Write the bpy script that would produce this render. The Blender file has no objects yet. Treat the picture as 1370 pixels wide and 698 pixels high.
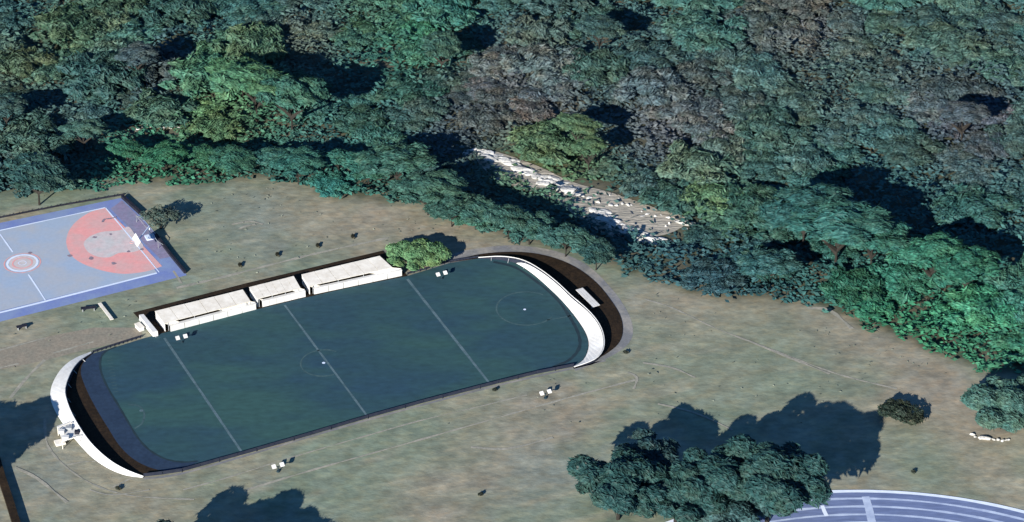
import bpy, bmesh, math, random
import numpy as np
from mathutils import Vector
R = math.radians
S = bpy.context.scene
C = S.collection

# ------------------------------------------------------------------ camera
FP, EL = 3600.0, R(33.0)                 # focal length in photo pixels, tilt below the horizon
DIST = FP / 12.3
CP = (0.0, -DIST * math.cos(EL), DIST * math.sin(EL))
cam = bpy.data.cameras.new('camera'); co = bpy.data.objects.new('camera', cam); C.objects.link(co)
co.location = CP; co.rotation_euler = (R(90) - EL, 0, 0)
cam.sensor_width = 36; cam.sensor_fit = 'HORIZONTAL'; cam.lens = FP / 1370 * 36
cam.clip_start = 1; cam.clip_end = 9000
S.camera = co
S.render.resolution_x, S.render.resolution_y = 1024, 522

# ------------------------------------------------------------------ sky, sun, exposure
SUN_EL, SUN_AZ = R(21), R(64)            # the light travels towards azimuth 64 deg (from +x to +y)
w = bpy.data.worlds.new('World'); S.world = w; w.use_nodes = True
nt = w.node_tree; bg = nt.nodes['Background']; bg.inputs[1].default_value = 0.065
sky = nt.nodes.new('ShaderNodeTexSky'); sky.sky_type = 'NISHITA'; sky.sun_disc = False
sky.sun_elevation = SUN_EL
sdir = Vector((-math.cos(SUN_AZ) * math.cos(SUN_EL), -math.sin(SUN_AZ) * math.cos(SUN_EL), math.sin(SUN_EL)))
sky.sun_rotation = math.atan2(sdir.x, sdir.y)
sky.ozone_density = 10; sky.air_density = 1.3; sky.dust_density = 0.1
nt.links.new(sky.outputs[0], bg.inputs[0])
sl = bpy.data.lights.new('sun', 'SUN'); so = bpy.data.objects.new('sun', sl); C.objects.link(so)
sl.energy = 5.0; sl.angle = R(0.5); sl.color = (1.0, 0.95, 0.88)
so.rotation_euler = sdir.to_track_quat('Z', 'Y').to_euler()
S.view_settings.view_transform = 'Standard'; S.view_settings.look = 'None'
S.view_settings.exposure = 1.05; S.view_settings.gamma = 1.0
S.cycles.max_bounces = 4 if hasattr(S, 'cycles') else 4

# ------------------------------------------------------------------ helpers
def P(px, py, z=0.0):
    """point at height z seen at a photo pixel (camera geometry only, gives a real place)"""
    u = (px - 685) / FP; v = (349 - py) / FP
    D = (u, math.cos(EL) + v * math.sin(EL), -math.sin(EL) + v * math.cos(EL))
    t = (z - CP[2]) / D[2]
    return Vector((CP[0] + t * D[0], CP[1] + t * D[1], z))
def proj(x, y, z=0.0):
    dx, dy, dz = x - CP[0], y - CP[1], z - CP[2]
    f = dy * math.cos(EL) - dz * math.sin(EL)
    up = dy * math.sin(EL) + dz * math.cos(EL)
    return 685 + FP * dx / f, 349 - FP * up / f

def tag(o, label=None, cat=None, group=None, kind=None):
    if label: o['label'] = label
    if cat: o['category'] = cat
    if group: o['group'] = group
    if kind: o['kind'] = kind
    return o
def empty(name, loc, label, cat, group=None):
    o = bpy.data.objects.new(name, None); C.objects.link(o); o.location = loc
    o.empty_display_size = 0.3
    return tag(o, label, cat, group)
def link(name, me, m, parent=None, local=False):
    if m is not None: me.materials.append(m)
    o = bpy.data.objects.new(name, me); C.objects.link(o)
    if parent is not None:
        o.parent = parent
        if not local:                     # mesh given in world coordinates
            off = Vector(parent.location)
            if parent.parent: off = off + Vector(parent.parent.location)
            for v in me.vertices: v.co -= off
    return o
def mesh(name, vs, fs):
    me = bpy.data.meshes.new(name); me.from_pydata([tuple(v) for v in vs], [], fs); me.update(); return me
def bmobj(name, bm, m, parent=None, local=False, smooth=False):
    bmesh.ops.recalc_face_normals(bm, faces=bm.faces)
    me = bpy.data.meshes.new(name); bm.to_mesh(me); bm.free()
    if smooth:
        for p in me.polygons: p.use_smooth = True
    return link(name, me, m, parent, local)
def prism(bm, pts, down):
    """solid between a polygon of 3D points and the same polygon lowered by down (number or list)"""
    n = len(pts)
    dn = down if isinstance(down, (list, tuple)) else [down] * n
    a = [bm.verts.new(p) for p in pts]
    b = [bm.verts.new((p[0], p[1], p[2] - d)) for p, d in zip(pts, dn)]
    bm.faces.new(a); bm.faces.new(b[::-1])
    for i in range(n):
        j = (i + 1) % n
        bm.faces.new((a[j], a[i], b[i], b[j]))
def bar(bm, p0, p1, wid, z0, z1, bev=0):
    """upright slab along p0-p1"""
    p0 = Vector(p0[:2]); p1 = Vector(p1[:2]); d = (p1 - p0).normalized(); n = Vector((-d.y, d.x)) * wid / 2
    q = [p0 - n, p1 - n, p1 + n, p0 + n]
    prism(bm, [(a.x, a.y, z1) for a in q], z1 - z0)
def tube(bm, pts, rads, seg=6):
    rings = []
    for i, (p, r) in enumerate(zip(pts, rads)):
        p = Vector(p); d = Vector(pts[min(i + 1, len(pts) - 1)]) - Vector(pts[max(i - 1, 0)])
        d.normalize(); a = d.orthogonal().normalized(); b = d.cross(a)
        rings.append([bm.verts.new(p + (a * math.cos(2 * math.pi * k / seg) + b * math.sin(2 * math.pi * k / seg)) * r) for k in range(seg)])
    for A, B in zip(rings, rings[1:]):
        # align ring starts
        k0 = min(range(seg), key=lambda k: (B[k].co - A[0].co).length)
        for k in range(seg):
            bm.faces.new((A[k], A[(k + 1) % seg], B[(k0 + k + 1) % seg], B[(k0 + k) % seg]))
    bm.faces.new(rings[0][::-1]); bm.faces.new(rings[-1])
def smooth_line(pts, n=4):
    """Catmull-Rom through 2D/3D tuples"""
    out = []; L = len(pts)
    for i in range(L - 1):
        p0, p1, p2, p3 = [np.array(pts[min(max(k, 0), L - 1)], float) for k in (i - 1, i, i + 1, i + 2)]
        for s in range(n):
            t = s / n
            out.append(tuple(0.5 * (2 * p1 + (p2 - p0) * t + (2 * p0 - 5 * p1 + 4 * p2 - p3) * t * t + (3 * p1 - p0 - 3 * p2 + p3) * t ** 3)))
    out.append(tuple(np.array(pts[-1], float)))
    return out
def resample(pts, n):
    a = np.array(pts, float); s = np.r_[0, np.cumsum(np.linalg.norm(np.diff(a, axis=0), axis=1))]
    t = np.linspace(0, s[-1], n)
    return [tuple(np.interp(x, s, a[:, k]) for k in range(a.shape[1])) for x in t]
def sheet(name, pix, z, m, kind='structure', parent=None, world=False):
    """flat polygon lying on the ground at height z"""
    pts = [(p[0], p[1], z) for p in pix] if world else [P(p[0], p[1], z) for p in pix]
    bm = bmesh.new(); f = bm.faces.new([bm.verts.new(p) for p in pts])
    bm.normal_update()
    if f.normal.z < 0: f.normal_flip()
    bmesh.ops.triangulate(bm, faces=bm.faces)
    me = bpy.data.meshes.new(name); bm.to_mesh(me); bm.free()
    o = link(name, me, m, parent)
    if kind and parent is None: o['kind'] = kind
    return o
def strip_mesh(lines_pts):
    """many ribbons: list of (list of (x,y,z), width, wobble)"""
    vs, fs = [], []
    rnd = random.Random(5)
    for pts, wd, wob in lines_pts:
        b = len(vs); n = len(pts)
        for i, p in enumerate(pts):
            q0 = pts[max(i - 1, 0)]; q1 = pts[min(i + 1, n - 1)]
            dx, dy = q1[0] - q0[0], q1[1] - q0[1]; L = math.hypot(dx, dy) or 1
            ww = wd * (1 + rnd.uniform(-wob, wob)) / 2
            vs.append((p[0] + dy / L * ww, p[1] - dx / L * ww, p[2])); vs.append((p[0] - dy / L * ww, p[1] + dx / L * ww, p[2]))
        for i in range(n - 1):
            k = b + 2 * i; fs.append((k, k + 2, k + 3, k + 1))
    return vs, fs
RIBN = [0]
def ribbon(name, pix, wd, z, m, wob=0.0, n=5, parent=None):
    if m.name.startswith('worn'):
        RIBN[0] += 1; z = 0.010 + RIBN[0] * 0.0015
    pts = [P(p[0], p[1], z) for p in smooth_line(pix, n)]
    vs, fs = strip_mesh([(pts, wd, wob)])
    o = link(name, mesh(name, vs, fs), m, parent)
    if parent is None: o['kind'] = 'structure'
    return o
def circ(c, r, a0=0, a1=360, n=48, z=0.0):
    return [(c[0] + r * math.cos(R(a0 + (a1 - a0) * i / n)), c[1] + r * math.sin(R(a0 + (a1 - a0) * i / n)), z) for i in range(n + 1)]

# ------------------------------------------------------------------ materials
def mat(name, c1, c2=None, scale=1.0, rough=0.9, detail=6, lo=0.35, hi=0.65, attr=None, objcol=False,
        fine=0.0, fscale=8.0, bump=0.0, bscale=10.0, stretch=None, c3=None, s3=0.2, spec=0.2, hue=0.0):
    m = bpy.data.materials.new(name); m.use_nodes = True
    N = m.node_tree; n = N.nodes; L = N.links; b = n['Principled BSDF']
    b.inputs['Roughness'].default_value = rough; b.inputs['Specular IOR Level'].default_value = spec
    tc = n.new('ShaderNodeTexCoord'); src = tc.outputs['Object']
    if not objcol:
        ge = n.new('ShaderNodeNewGeometry'); src = ge.outputs['Position']
    mp = n.new('ShaderNodeMapping'); L.new(src, mp.inputs[0])
    if stretch:
        mp.inputs['Rotation'].default_value = (0, 0, R(stretch[0])); mp.inputs['Scale'].default_value = (stretch[1], stretch[2], 1)
    def noise(sc, det=detail):
        t = n.new('ShaderNodeTexNoise'); t.inputs['Scale'].default_value = sc; t.inputs['Detail'].default_value = det
        t.inputs['Roughness'].default_value = 0.62
        L.new(mp.outputs[0], t.inputs['Vector']); return t.outputs['Fac']
    def ramp(f, a, z):
        r = n.new('ShaderNodeMapRange'); r.inputs['From Min'].default_value = a; r.inputs['From Max'].default_value = z
        L.new(f, r.inputs['Value']); return r.outputs[0]
    def mix(f, a, z, mode='MIX'):
        x = n.new('ShaderNodeMix'); x.data_type = 'RGBA'; x.blend_type = mode
        if isinstance(f, float): x.inputs[0].default_value = f
        else: L.new(f, x.inputs[0])
        for k, v in ((6, a), (7, z)):
            if isinstance(v, tuple): x.inputs[k].default_value = (*v, 1)
            else: L.new(v, x.inputs[k])
        return x.outputs[2]
    if attr:
        at = n.new('ShaderNodeAttribute'); at.attribute_name = attr; col = at.outputs['Color']
    elif objcol:
        oi = n.new('ShaderNodeObjectInfo'); col = oi.outputs['Color']
    else:
        col = c1
    if c2 is not None: col = mix(ramp(noise(scale), lo, hi), col, c2 if not (attr or objcol) else mix(1.0, col, c2, 'MULTIPLY'))
    if c3 is not None: col = mix(ramp(noise(s3, 3), 0.45, 0.62), col, c3 if not (attr or objcol) else mix(1.0, col, c3, 'MULTIPLY'))
    if fine > 0:
        f = ramp(noise(fscale, 4), 0.3, 0.7)
        v = n.new('ShaderNodeMapRange'); v.inputs['To Min'].default_value = 1 - fine; v.inputs['To Max'].default_value = 1 + fine
        L.new(f, v.inputs['Value'])
        cc = n.new('ShaderNodeCombineColor')
        for k in range(3): L.new(v.outputs[0], cc.inputs[k])
        col = mix(1.0, col, cc.outputs[0], 'MULTIPLY')
    if isinstance(col, tuple): b.inputs['Base Color'].default_value = (*col, 1)
    else: L.new(col, b.inputs['Base Color'])
    if bump > 0:
        bp = n.new('ShaderNodeBump'); bp.inputs['Distance'].default_value = bump; bp.inputs['Strength'].default_value = 1
        L.new(noise(bscale, 5), bp.inputs['Height']); L.new(bp.outputs[0], b.inputs['Normal'])
    return m

M = {}
M['ground'] = mat('ground_soil_and_grass', (0, 0, 0), (0.74, 0.76, 0.78), 0.3, attr='Col', fine=0.20, fscale=1.3,
                  c3=(1.15, 1.06, 0.98), s3=0.9, bump=0.06, bscale=1.0, stretch=(-28, 0.7, 1.15))
M['turf'] = mat('artificial_turf', (0.021, 0.058, 0.066), (0.019, 0.052, 0.078), 0.12, fine=0.16, fscale=1.4, rough=0.85,
                c3=(0.027, 0.072, 0.070), s3=0.09, bump=0.01, bscale=20, stretch=(-24, 0.6, 1.4))
M['turf_blue'] = mat('blue_shaded_turf', (0.013, 0.028, 0.056), (0.018, 0.036, 0.068), 0.4, fine=0.18, fscale=2.5)  # turf in half shade, the shade put into a blue colour
M['turf_line'] = mat('field_line', (0.09, 0.14, 0.16), (0.045, 0.085, 0.10), 0.7, fine=0.2, fscale=4)
M['turf_line_faint'] = mat('field_line_faint', (0.055, 0.10, 0.105), (0.03, 0.065, 0.075), 0.8, fine=0.2, fscale=4)
M['turf_seam'] = mat('turf_seam', (0.011, 0.024, 0.034), (0.015, 0.034, 0.044), 0.8)
M['brown'] = mat('dark_brown_shade_and_wall', (0.022, 0.013, 0.006), (0.012, 0.007, 0.003), 0.7, fine=0.5, fscale=3, bump=0.05, bscale=5)  # painted shade by the end walls and shelters; also colours the corner wall
M['apron'] = mat('grey_concrete_apron', (0.165, 0.170, 0.185), (0.14, 0.145, 0.145), 0.35, fine=0.15, fscale=3, c3=(0.24, 0.23, 0.21), s3=0.3)
M['white'] = mat('white_painted_board', (0.62, 0.62, 0.60), (0.52, 0.51, 0.48), 0.8, rough=0.5, fine=0.05, fscale=3, spec=0.4)
M['roof'] = mat('white_roof_sheet', (0.74, 0.70, 0.61), (0.62, 0.57, 0.48), 1.2, rough=0.5, fine=0.06, fscale=3, spec=0.4)
M['grey_metal'] = mat('galvanised_metal', (0.28, 0.30, 0.31), (0.22, 0.23, 0.24), 3, rough=0.45, spec=0.5)
M['dark_board'] = mat('dark_rubber_board', (0.012, 0.016, 0.03), (0.022, 0.026, 0.04), 1.5, rough=0.7)
M['black'] = mat('black_board_and_shadow', (0.010, 0.011, 0.018), (0.02, 0.02, 0.03), 1.5, rough=0.7)  # court barrier's shadow put into its colour; dark benches share it
M['court_blue'] = mat('court_blue_paint', (0.13, 0.18, 0.38), (0.16, 0.20, 0.36), 0.5, fine=0.05, fscale=3, c3=(0.17, 0.23, 0.38), s3=0.25)
M['court_grey'] = mat('court_grey_blue_paint', (0.29, 0.34, 0.41), (0.32, 0.345, 0.385), 0.35, fine=0.04, fscale=2.5, c3=(0.27, 0.34, 0.44), s3=0.2)
M['court_pink'] = mat('court_pink_paint', (0.62, 0.28, 0.27), (0.52, 0.31, 0.30), 0.45, fine=0.06, fscale=2, lo=0.4, hi=0.6)
M['court_key'] = mat('court_worn_grey_key', (0.42, 0.42, 0.42), (0.50, 0.40, 0.40), 0.6, fine=0.10, fscale=2)
M['court_mauve'] = mat('court_mauve_paint', (0.20, 0.17, 0.26), (0.17, 0.18, 0.26), 0.6, fine=0.15, fscale=2)
M['court_line'] = mat('court_white_line', (0.58, 0.66, 0.78), (0.50, 0.57, 0.70), 1.0)
M['scuff'] = mat('court_scuff', (0.16, 0.13, 0.16), (0.24, 0.2, 0.24), 3)
M['track'] = mat('blue_running_track', (0.10, 0.135, 0.25), (0.14, 0.18, 0.31), 0.8, fine=0.14, fscale=2.2, stretch=(0, 0.3, 1.5))
M['track_line'] = mat('track_white_line', (0.42, 0.49, 0.62), (0.28, 0.34, 0.48), 0.8)
M['track_kerb'] = mat('track_kerb', (0.66, 0.72, 0.80), (0.55, 0.62, 0.72), 1.5)
M['worn'] = mat('worn_pale_path', (0.29, 0.275, 0.225), (0.205, 0.205, 0.17), 0.8, fine=0.2, fscale=3)
M['worn_pink'] = mat('trodden_earth', (0.225, 0.195, 0.150), (0.185, 0.175, 0.14), 0.6, fine=0.2, fscale=3)
M['rock'] = mat('pale_limestone', (0.52, 0.51, 0.48), (0.34, 0.335, 0.31), 0.9, fine=0.25, fscale=3, bump=0.15, bscale=2)
M['bank'] = mat('bare_earth_bank', (0.36, 0.33, 0.275), (0.25, 0.235, 0.195), 0.5, fine=0.25, fscale=2.5, bump=0.2, bscale=2, stretch=(15, 0.4, 1.6))
M['bark'] = mat('bark', (0.030, 0.026, 0.022), (0.02, 0.018, 0.015), 6, fine=0.3, fscale=10)
M['leaf'] = mat('tree_leaves', (0, 0, 0), (0.50, 0.66, 0.66), 1.1, objcol=True, fine=0.70, fscale=3.2, rough=0.65, spec=0.2, c3=(1.35, 1.02, .86), s3=.5)
M['leaf_low'] = mat('undergrowth_leaves', (0, 0, 0), (0.7, 0.72, 0.75), 0.7, attr='Col', fine=0.25, fscale=2, rough=0.7)
M['glass'] = mat('lamp_lens', (0.70, 0.76, 0.80), rough=0.2, spec=0.6)

# ------------------------------------------------------------------ colour map of the vegetation (real leaf colours by place)
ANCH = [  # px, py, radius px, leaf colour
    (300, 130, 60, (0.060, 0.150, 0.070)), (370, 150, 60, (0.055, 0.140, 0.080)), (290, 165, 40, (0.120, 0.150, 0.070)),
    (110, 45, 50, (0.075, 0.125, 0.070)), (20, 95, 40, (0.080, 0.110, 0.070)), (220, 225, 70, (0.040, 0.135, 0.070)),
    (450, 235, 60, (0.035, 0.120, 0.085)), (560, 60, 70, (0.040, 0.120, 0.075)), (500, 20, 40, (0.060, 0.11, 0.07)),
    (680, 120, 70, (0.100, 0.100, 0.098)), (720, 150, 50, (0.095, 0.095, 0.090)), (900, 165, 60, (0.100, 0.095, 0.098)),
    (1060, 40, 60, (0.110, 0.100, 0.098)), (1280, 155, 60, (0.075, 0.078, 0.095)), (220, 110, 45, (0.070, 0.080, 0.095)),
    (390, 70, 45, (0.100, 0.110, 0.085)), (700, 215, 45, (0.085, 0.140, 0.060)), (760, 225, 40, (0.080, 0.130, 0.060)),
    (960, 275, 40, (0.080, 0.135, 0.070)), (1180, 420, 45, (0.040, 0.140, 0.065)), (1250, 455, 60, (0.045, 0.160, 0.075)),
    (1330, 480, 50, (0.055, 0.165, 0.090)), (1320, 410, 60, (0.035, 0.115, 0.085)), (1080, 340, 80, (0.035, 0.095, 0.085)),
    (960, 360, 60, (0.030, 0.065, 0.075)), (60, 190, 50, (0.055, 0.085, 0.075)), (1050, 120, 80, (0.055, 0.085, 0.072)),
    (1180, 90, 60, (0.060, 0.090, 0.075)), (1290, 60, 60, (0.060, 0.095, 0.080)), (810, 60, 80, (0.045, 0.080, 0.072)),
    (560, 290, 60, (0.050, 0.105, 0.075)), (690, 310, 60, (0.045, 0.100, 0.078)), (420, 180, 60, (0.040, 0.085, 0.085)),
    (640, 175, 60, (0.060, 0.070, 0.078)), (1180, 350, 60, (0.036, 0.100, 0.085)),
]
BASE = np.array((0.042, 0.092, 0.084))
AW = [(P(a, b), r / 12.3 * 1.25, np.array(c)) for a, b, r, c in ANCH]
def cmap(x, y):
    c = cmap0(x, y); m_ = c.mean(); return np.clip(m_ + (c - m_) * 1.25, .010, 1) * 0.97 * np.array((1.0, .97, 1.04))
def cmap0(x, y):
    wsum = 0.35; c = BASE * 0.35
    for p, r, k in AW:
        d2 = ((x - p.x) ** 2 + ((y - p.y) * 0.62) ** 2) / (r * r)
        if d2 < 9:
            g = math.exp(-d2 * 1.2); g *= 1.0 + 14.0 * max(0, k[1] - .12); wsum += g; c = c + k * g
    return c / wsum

# lower edge of the wood in photo pixels -> world boundary
EDGE = [(-80, 268), (0, 262), (60, 258), (150, 246), (240, 248), (340, 240), (400, 245), (440, 262), (510, 270), (560, 272), (620, 300),
        (700, 325), (760, 335), (840, 365), (900, 385), (980, 405), (1080, 408), (1130, 425), (1180, 445), (1240, 470), (1310, 493), (1450, 515)]
EX = np.array([e[0] for e in EDGE]); EY = np.array([e[1] for e in EDGE])
def edge_y(px): return float(np.interp(px, EX, EY))

# ------------------------------------------------------------------ ground: one sheet with patches of its own colour
def vnoise(x, y, seed):
    """cheap smooth value noise on arrays"""
    rs = np.random.RandomState(seed); T = rs.rand(64, 64)
    xi = np.floor(x).astype(int); yi = np.floor(y).astype(int); fx = x - xi; fy = y - yi
    fx = fx * fx * (3 - 2 * fx); fy = fy * fy * (3 - 2 * fy)
    g = lambda a, b: T[a % 64, b % 64]
    return (g(xi, yi) * (1 - fx) + g(xi + 1, yi) * fx) * (1 - fy) + (g(xi, yi + 1) * (1 - fx) + g(xi + 1, yi + 1) * fx) * fy
xs = np.r_[-4000, -1500, -500, -200, -120, np.arange(-78, 78.01, 0.45), 120, 200, 500, 1500, 4000]
ys = np.r_[-3000, -1200, -400, -150, -80, np.arange(-52, 86.01, 0.45), 120, 200, 500, 1500, 5000]
GX, GY = np.meshgrid(xs, ys)
gx, gy = GX.ravel(), GY.ravel()
core = (np.abs(gx) < 79) & (gy > -53) & (gy < 87)
# pixel coordinates of every vertex (to read the wood's edge)
dyv = gy - CP[1]; dzv = -CP[2]; fv = np.maximum(dyv * math.cos(EL) - dzv * math.sin(EL), 1.0)
PX = 685 + FP * gx / fv; PY = 349 - FP * (dyv * math.sin(EL) + dzv * math.cos(EL)) / fv
n1 = vnoise(gx / 7, gy / 7, 1); n2 = vnoise(gx / 2.6 + 9, gy / 2.6, 2); n3 = vnoise(gx / 1.0, gy / 1.0, 3); n4 = vnoise((gx + gy) / 5.0, (gy - gx * 0.4) / 1.6, 4)
def mixc(a, b, f): return a * (1 - f[:, None]) + b * f[:, None]
grass = np.array((0.168, 0.208, 0.168)); tan = np.array((0.258, 0.240, 0.196)); pink = np.array((0.262, 0.228, 0.196)); grey = np.array((0.190, 0.215, 0.205))
sstep = lambda e0, e1, v: np.clip((v - e0) / (e1 - e0), 0, 1) ** 2 * (3 - 2 * np.clip((v - e0) / (e1 - e0), 0, 1))
col = mixc(np.tile(grass, (len(gx), 1)), tan, sstep(0.35, 0.65, 0.5 * n1 + 0.3 * n2 + 0.2 * n4))
col = mixc(col, grey, 0.6 * sstep(0.5, 0.75, n2 * 0.5 + n3 * 0.5))
GA = [(60, 450, 60, tan), (40, 478, 45, pink), (300, 300, 90, grass), (350, 290, 60, grey), (480, 300, 60, pink), (620, 300, 50, pink), (430, 275, 50, tan),
      (900, 420, 70, pink), (1000, 440, 70, tan), (1130, 450, 60, pink), (720, 560, 60, pink), (620, 570, 50, tan), (560, 620, 50, grass), (480, 660, 60, grass),
      (720, 640, 50, grey), (600, 670, 50, pink), (900, 500, 70, grass), (1050, 500, 80, grass), (1160, 580, 40, tan), (1260, 540, 60, pink), (1250, 620, 50, grass),
      (1330, 610, 50, tan), (1320, 560, 40, pink), (60, 640, 40, grey), (150, 660, 50, tan), (270, 650, 40, grass), (130, 420, 60, grass), (420, 610, 40, grass), (560, 560, 40, grass),
      (200, 660, 40, tan), (30, 520, 30, grass)]
for a, b, r, c in GA:
    p = P(a, b); rr = r / 12.3 * 1.2
    g = np.exp(-(((gx - p.x) ** 2 + ((gy - p.y) * 0.75) ** 2) / rr ** 2)) * (0.5 + 0.5 * n2)
    col = mixc(col, c, np.clip(g, 0, 0.85))
# woodland floor
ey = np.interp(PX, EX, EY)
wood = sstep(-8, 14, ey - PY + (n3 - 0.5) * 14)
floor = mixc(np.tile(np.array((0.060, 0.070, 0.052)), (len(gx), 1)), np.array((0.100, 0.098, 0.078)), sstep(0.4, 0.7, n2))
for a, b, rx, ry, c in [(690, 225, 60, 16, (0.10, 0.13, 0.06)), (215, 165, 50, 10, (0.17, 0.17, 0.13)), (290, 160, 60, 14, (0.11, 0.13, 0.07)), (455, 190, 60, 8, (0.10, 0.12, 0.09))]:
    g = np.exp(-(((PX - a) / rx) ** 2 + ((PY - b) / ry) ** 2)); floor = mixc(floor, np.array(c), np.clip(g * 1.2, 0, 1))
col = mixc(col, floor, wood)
col = mixc(col, np.array((0.30, 0.285, 0.235)), 0.5 * (1 - wood) * sstep(0.62, 0.85, n4 * .5 + vnoise((gx * .9 + gy * .35) / 6.0, (gy - gx * .35) / 1.1, 8) * .5))
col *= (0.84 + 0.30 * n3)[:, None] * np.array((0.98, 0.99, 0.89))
gz = np.where(core, (n2 - 0.5) * 0.10 * np.clip(wood, 0, 1), 0.0)
ny, nx = GX.shape
ids = np.arange(ny * nx).reshape(ny, nx)
q = np.stack([ids[:-1, :-1].ravel(), ids[:-1, 1:].ravel(), ids[1:, 1:].ravel(), ids[1:, :-1].ravel()], 1)
me = bpy.data.meshes.new('ground')
me.vertices.add(ny * nx); me.vertices.foreach_set('co', np.stack([gx, gy, gz], 1).astype(np.float32).ravel())
me.loops.add(q.size); me.loops.foreach_set('vertex_index', q.astype(np.int32).ravel())
me.polygons.add(len(q)); me.polygons.foreach_set('loop_start', (np.arange(len(q)) * 4).astype(np.int32)); me.polygons.foreach_set('loop_total', np.full(len(q), 4, np.int32))
me.update(calc_edges=True)
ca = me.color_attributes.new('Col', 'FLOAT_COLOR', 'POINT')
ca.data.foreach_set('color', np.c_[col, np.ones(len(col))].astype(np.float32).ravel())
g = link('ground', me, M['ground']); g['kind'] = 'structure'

# ------------------------------------------------------------------ paths and worn lines on the ground
Z1, Z2, Z3, Z4, Z5 = 0.008, 0.054, 0.060, 0.067, 0.072
sheet('path', smooth_line([(-40, 474), (0, 466), (60, 451), (125, 438)], 3) + smooth_line([(190, 438), (186, 451), (150, 460), (105, 470), (60, 482), (0, 494), (-40, 503)], 3), Z1, M['worn_pink'])
ribbon('path_edge', [(-30, 476), (0, 468), (30, 460), (60, 452)], 0.22, Z2, M['worn'], 0.4)
ribbon('path_edge', [(-30, 500), (0, 492), (25, 486)], 0.2, Z2, M['worn'], 0.4)
ribbon('path_edge', [(72, 472), (100, 464), (125, 457)], 0.2, Z2, M['worn'], 0.4)
ribbon('worn_track', [(14, 532), (35, 506), (60, 481)], 0.3, Z2, M['worn'], 0.35)
ribbon('kerb_line', [(245, 655), (300, 640), (370, 618), (430, 600), (500, 580), (560, 563), (640, 544), (705, 528)], 0.16, Z2, M['worn'], 0.6, 8)
ribbon('kerb_line', [(236, 385), (300, 370), (370, 352), (440, 335), (520, 318)], 0.35, Z1, M['worn'], 0.5, 8)
ribbon('kerb_line', [(232, 362), (243, 379)], 0.22, Z2, M['worn'], 0.3)
ribbon('worn_track', [(330, 655), (420, 628), (520, 600), (640, 566), (760, 532), (850, 508)], 0.22, Z1, M['worn'], 0.6, 8)
ribbon('worn_track', [(862, 400), (900, 412), (960, 440), (1040, 470), (1120, 500), (1200, 520)], 0.2, Z1, M['worn'], 0.6, 8)
ribbon('worn_track', [(60, 560), (66, 600), (110, 640), (170, 662), (260, 668)], 0.2, Z1, M['worn'], 0.6, 8)
for pts, wd in [([(90, 622), (110, 618), (128, 617)], .2), ([(150, 652), (175, 640), (185, 638)], .2), ([(120, 655), (150, 662), (200, 655)], .2),
                ([(630, 598), (680, 600), (740, 585)], .35), ([(840, 498), (852, 505), (848, 520)], .3), ([(860, 485), (900, 492), (930, 505)], .3),
                ([(310, 300), (335, 296), (352, 300)], .3), ([(320, 306), (330, 302), (342, 300)], .35), ([(1080, 412), (1110, 415), (1140, 440)], .5),
                ([(1000, 455), (1060, 480), (1110, 500)], .3), ([(20, 625), (50, 640), (90, 672)], .35), ([(880, 540), (930, 552), (980, 575)], .25)]:
    ribbon('worn_track', pts, wd * 0.8, Z1, M['worn'], 0.5, 4)

# ------------------------------------------------------------------ rink: outlines in photo pixels
OUTL = smooth_line([(122, 470), (100, 479), (84, 491), (74, 505), (68, 520), (68, 535), (75, 552), (88, 572), (105, 593), (122, 611), (142, 625), (165, 635), (190, 639)])
INL = smooth_line([(122, 472), (107, 482), (97, 494), (90, 509), (87, 523), (90, 538), (97, 555), (108, 574), (121, 592), (136, 607), (153, 620), (172, 630), (192, 637.5)])
BLL = smooth_line([(124, 473), (112, 484), (108, 497), (112, 512), (120, 530), (132, 552), (145, 573), (159, 595), (176, 612), (195, 623), (215, 629), (238, 631)])
TUL = smooth_line([(155, 464), (140, 471), (134, 483), (136, 500), (145, 520), (157, 540), (170, 562), (184, 585), (200, 602), (222, 614), (246, 618), (268, 616)])
BOT = [(238, 631), (330, 606), (410, 583), (490, 559), (570, 537), (655, 515), (715, 500), (768, 489)]
TOP = [(124, 473), (155, 463), (190, 453), (260, 434), (400, 400), (470, 384), (545, 369), (600, 352), (640, 345.5)]
INR = smooth_line([(640, 345.5), (668, 346), (690, 352), (712, 366), (735, 386), (753, 404), (770, 425), (783, 445), (787, 462), (781, 480), (768, 489)])
OUR = smooth_line([(640, 344.5), (672, 343), (700, 348), (724, 361), (746, 378), (764, 395), (786, 414), (801, 432), (808, 450), (807, 468), (795, 481), (768, 491)])
BRR = smooth_line([(600, 351), (635, 341), (672, 337), (710, 338), (745, 346), (775, 360), (800, 380), (820, 405), (831, 425), (833, 445), (826, 461), (808, 475), (790, 484)])
APR = smooth_line([(560, 372), (600, 342), (640, 332), (690, 328), (745, 336), (786, 355), (814, 381), (834, 407), (845, 430), (846, 450), (834, 466), (810, 480), (770, 496)])
sheet('concrete_apron', APR + [(700, 400)], Z1, M['apron'])
sheet('wall_shadow_strip', BRR + [(768, 492)] + INR[::-1], Z2, M['brown'])  # shadow of the right end wall, painted as a brown sheet
sheet('wall_shadow_strip', INL + BLL[::-1], Z2, M['brown'])  # shadow of the left end wall, painted as a brown sheet
# kerb side strip under the bottom boards
ribbon('concrete_strip', [(192, 640), (240, 634), (330, 609), (490, 562), (655, 518), (768, 492), (810, 482)], 0.3, Z1, M['apron'], 0.1)
sheet('blue_shaded_turf', BLL + TUL[::-1], Z3 + .003, M['turf_blue'])  # shaded band of turf, painted as a blue sheet
turf = TUL + [(268, 616), (330, 601)] + BOT[2:] + INR[::-1] + TOP[::-1][1:-1]
turf = TUL[:-4] + BOT[:-1] + INR[::-1] + TOP[::-1][1:-2] + []
sheet('turf_field', turf, Z3, M['turf'])
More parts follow.
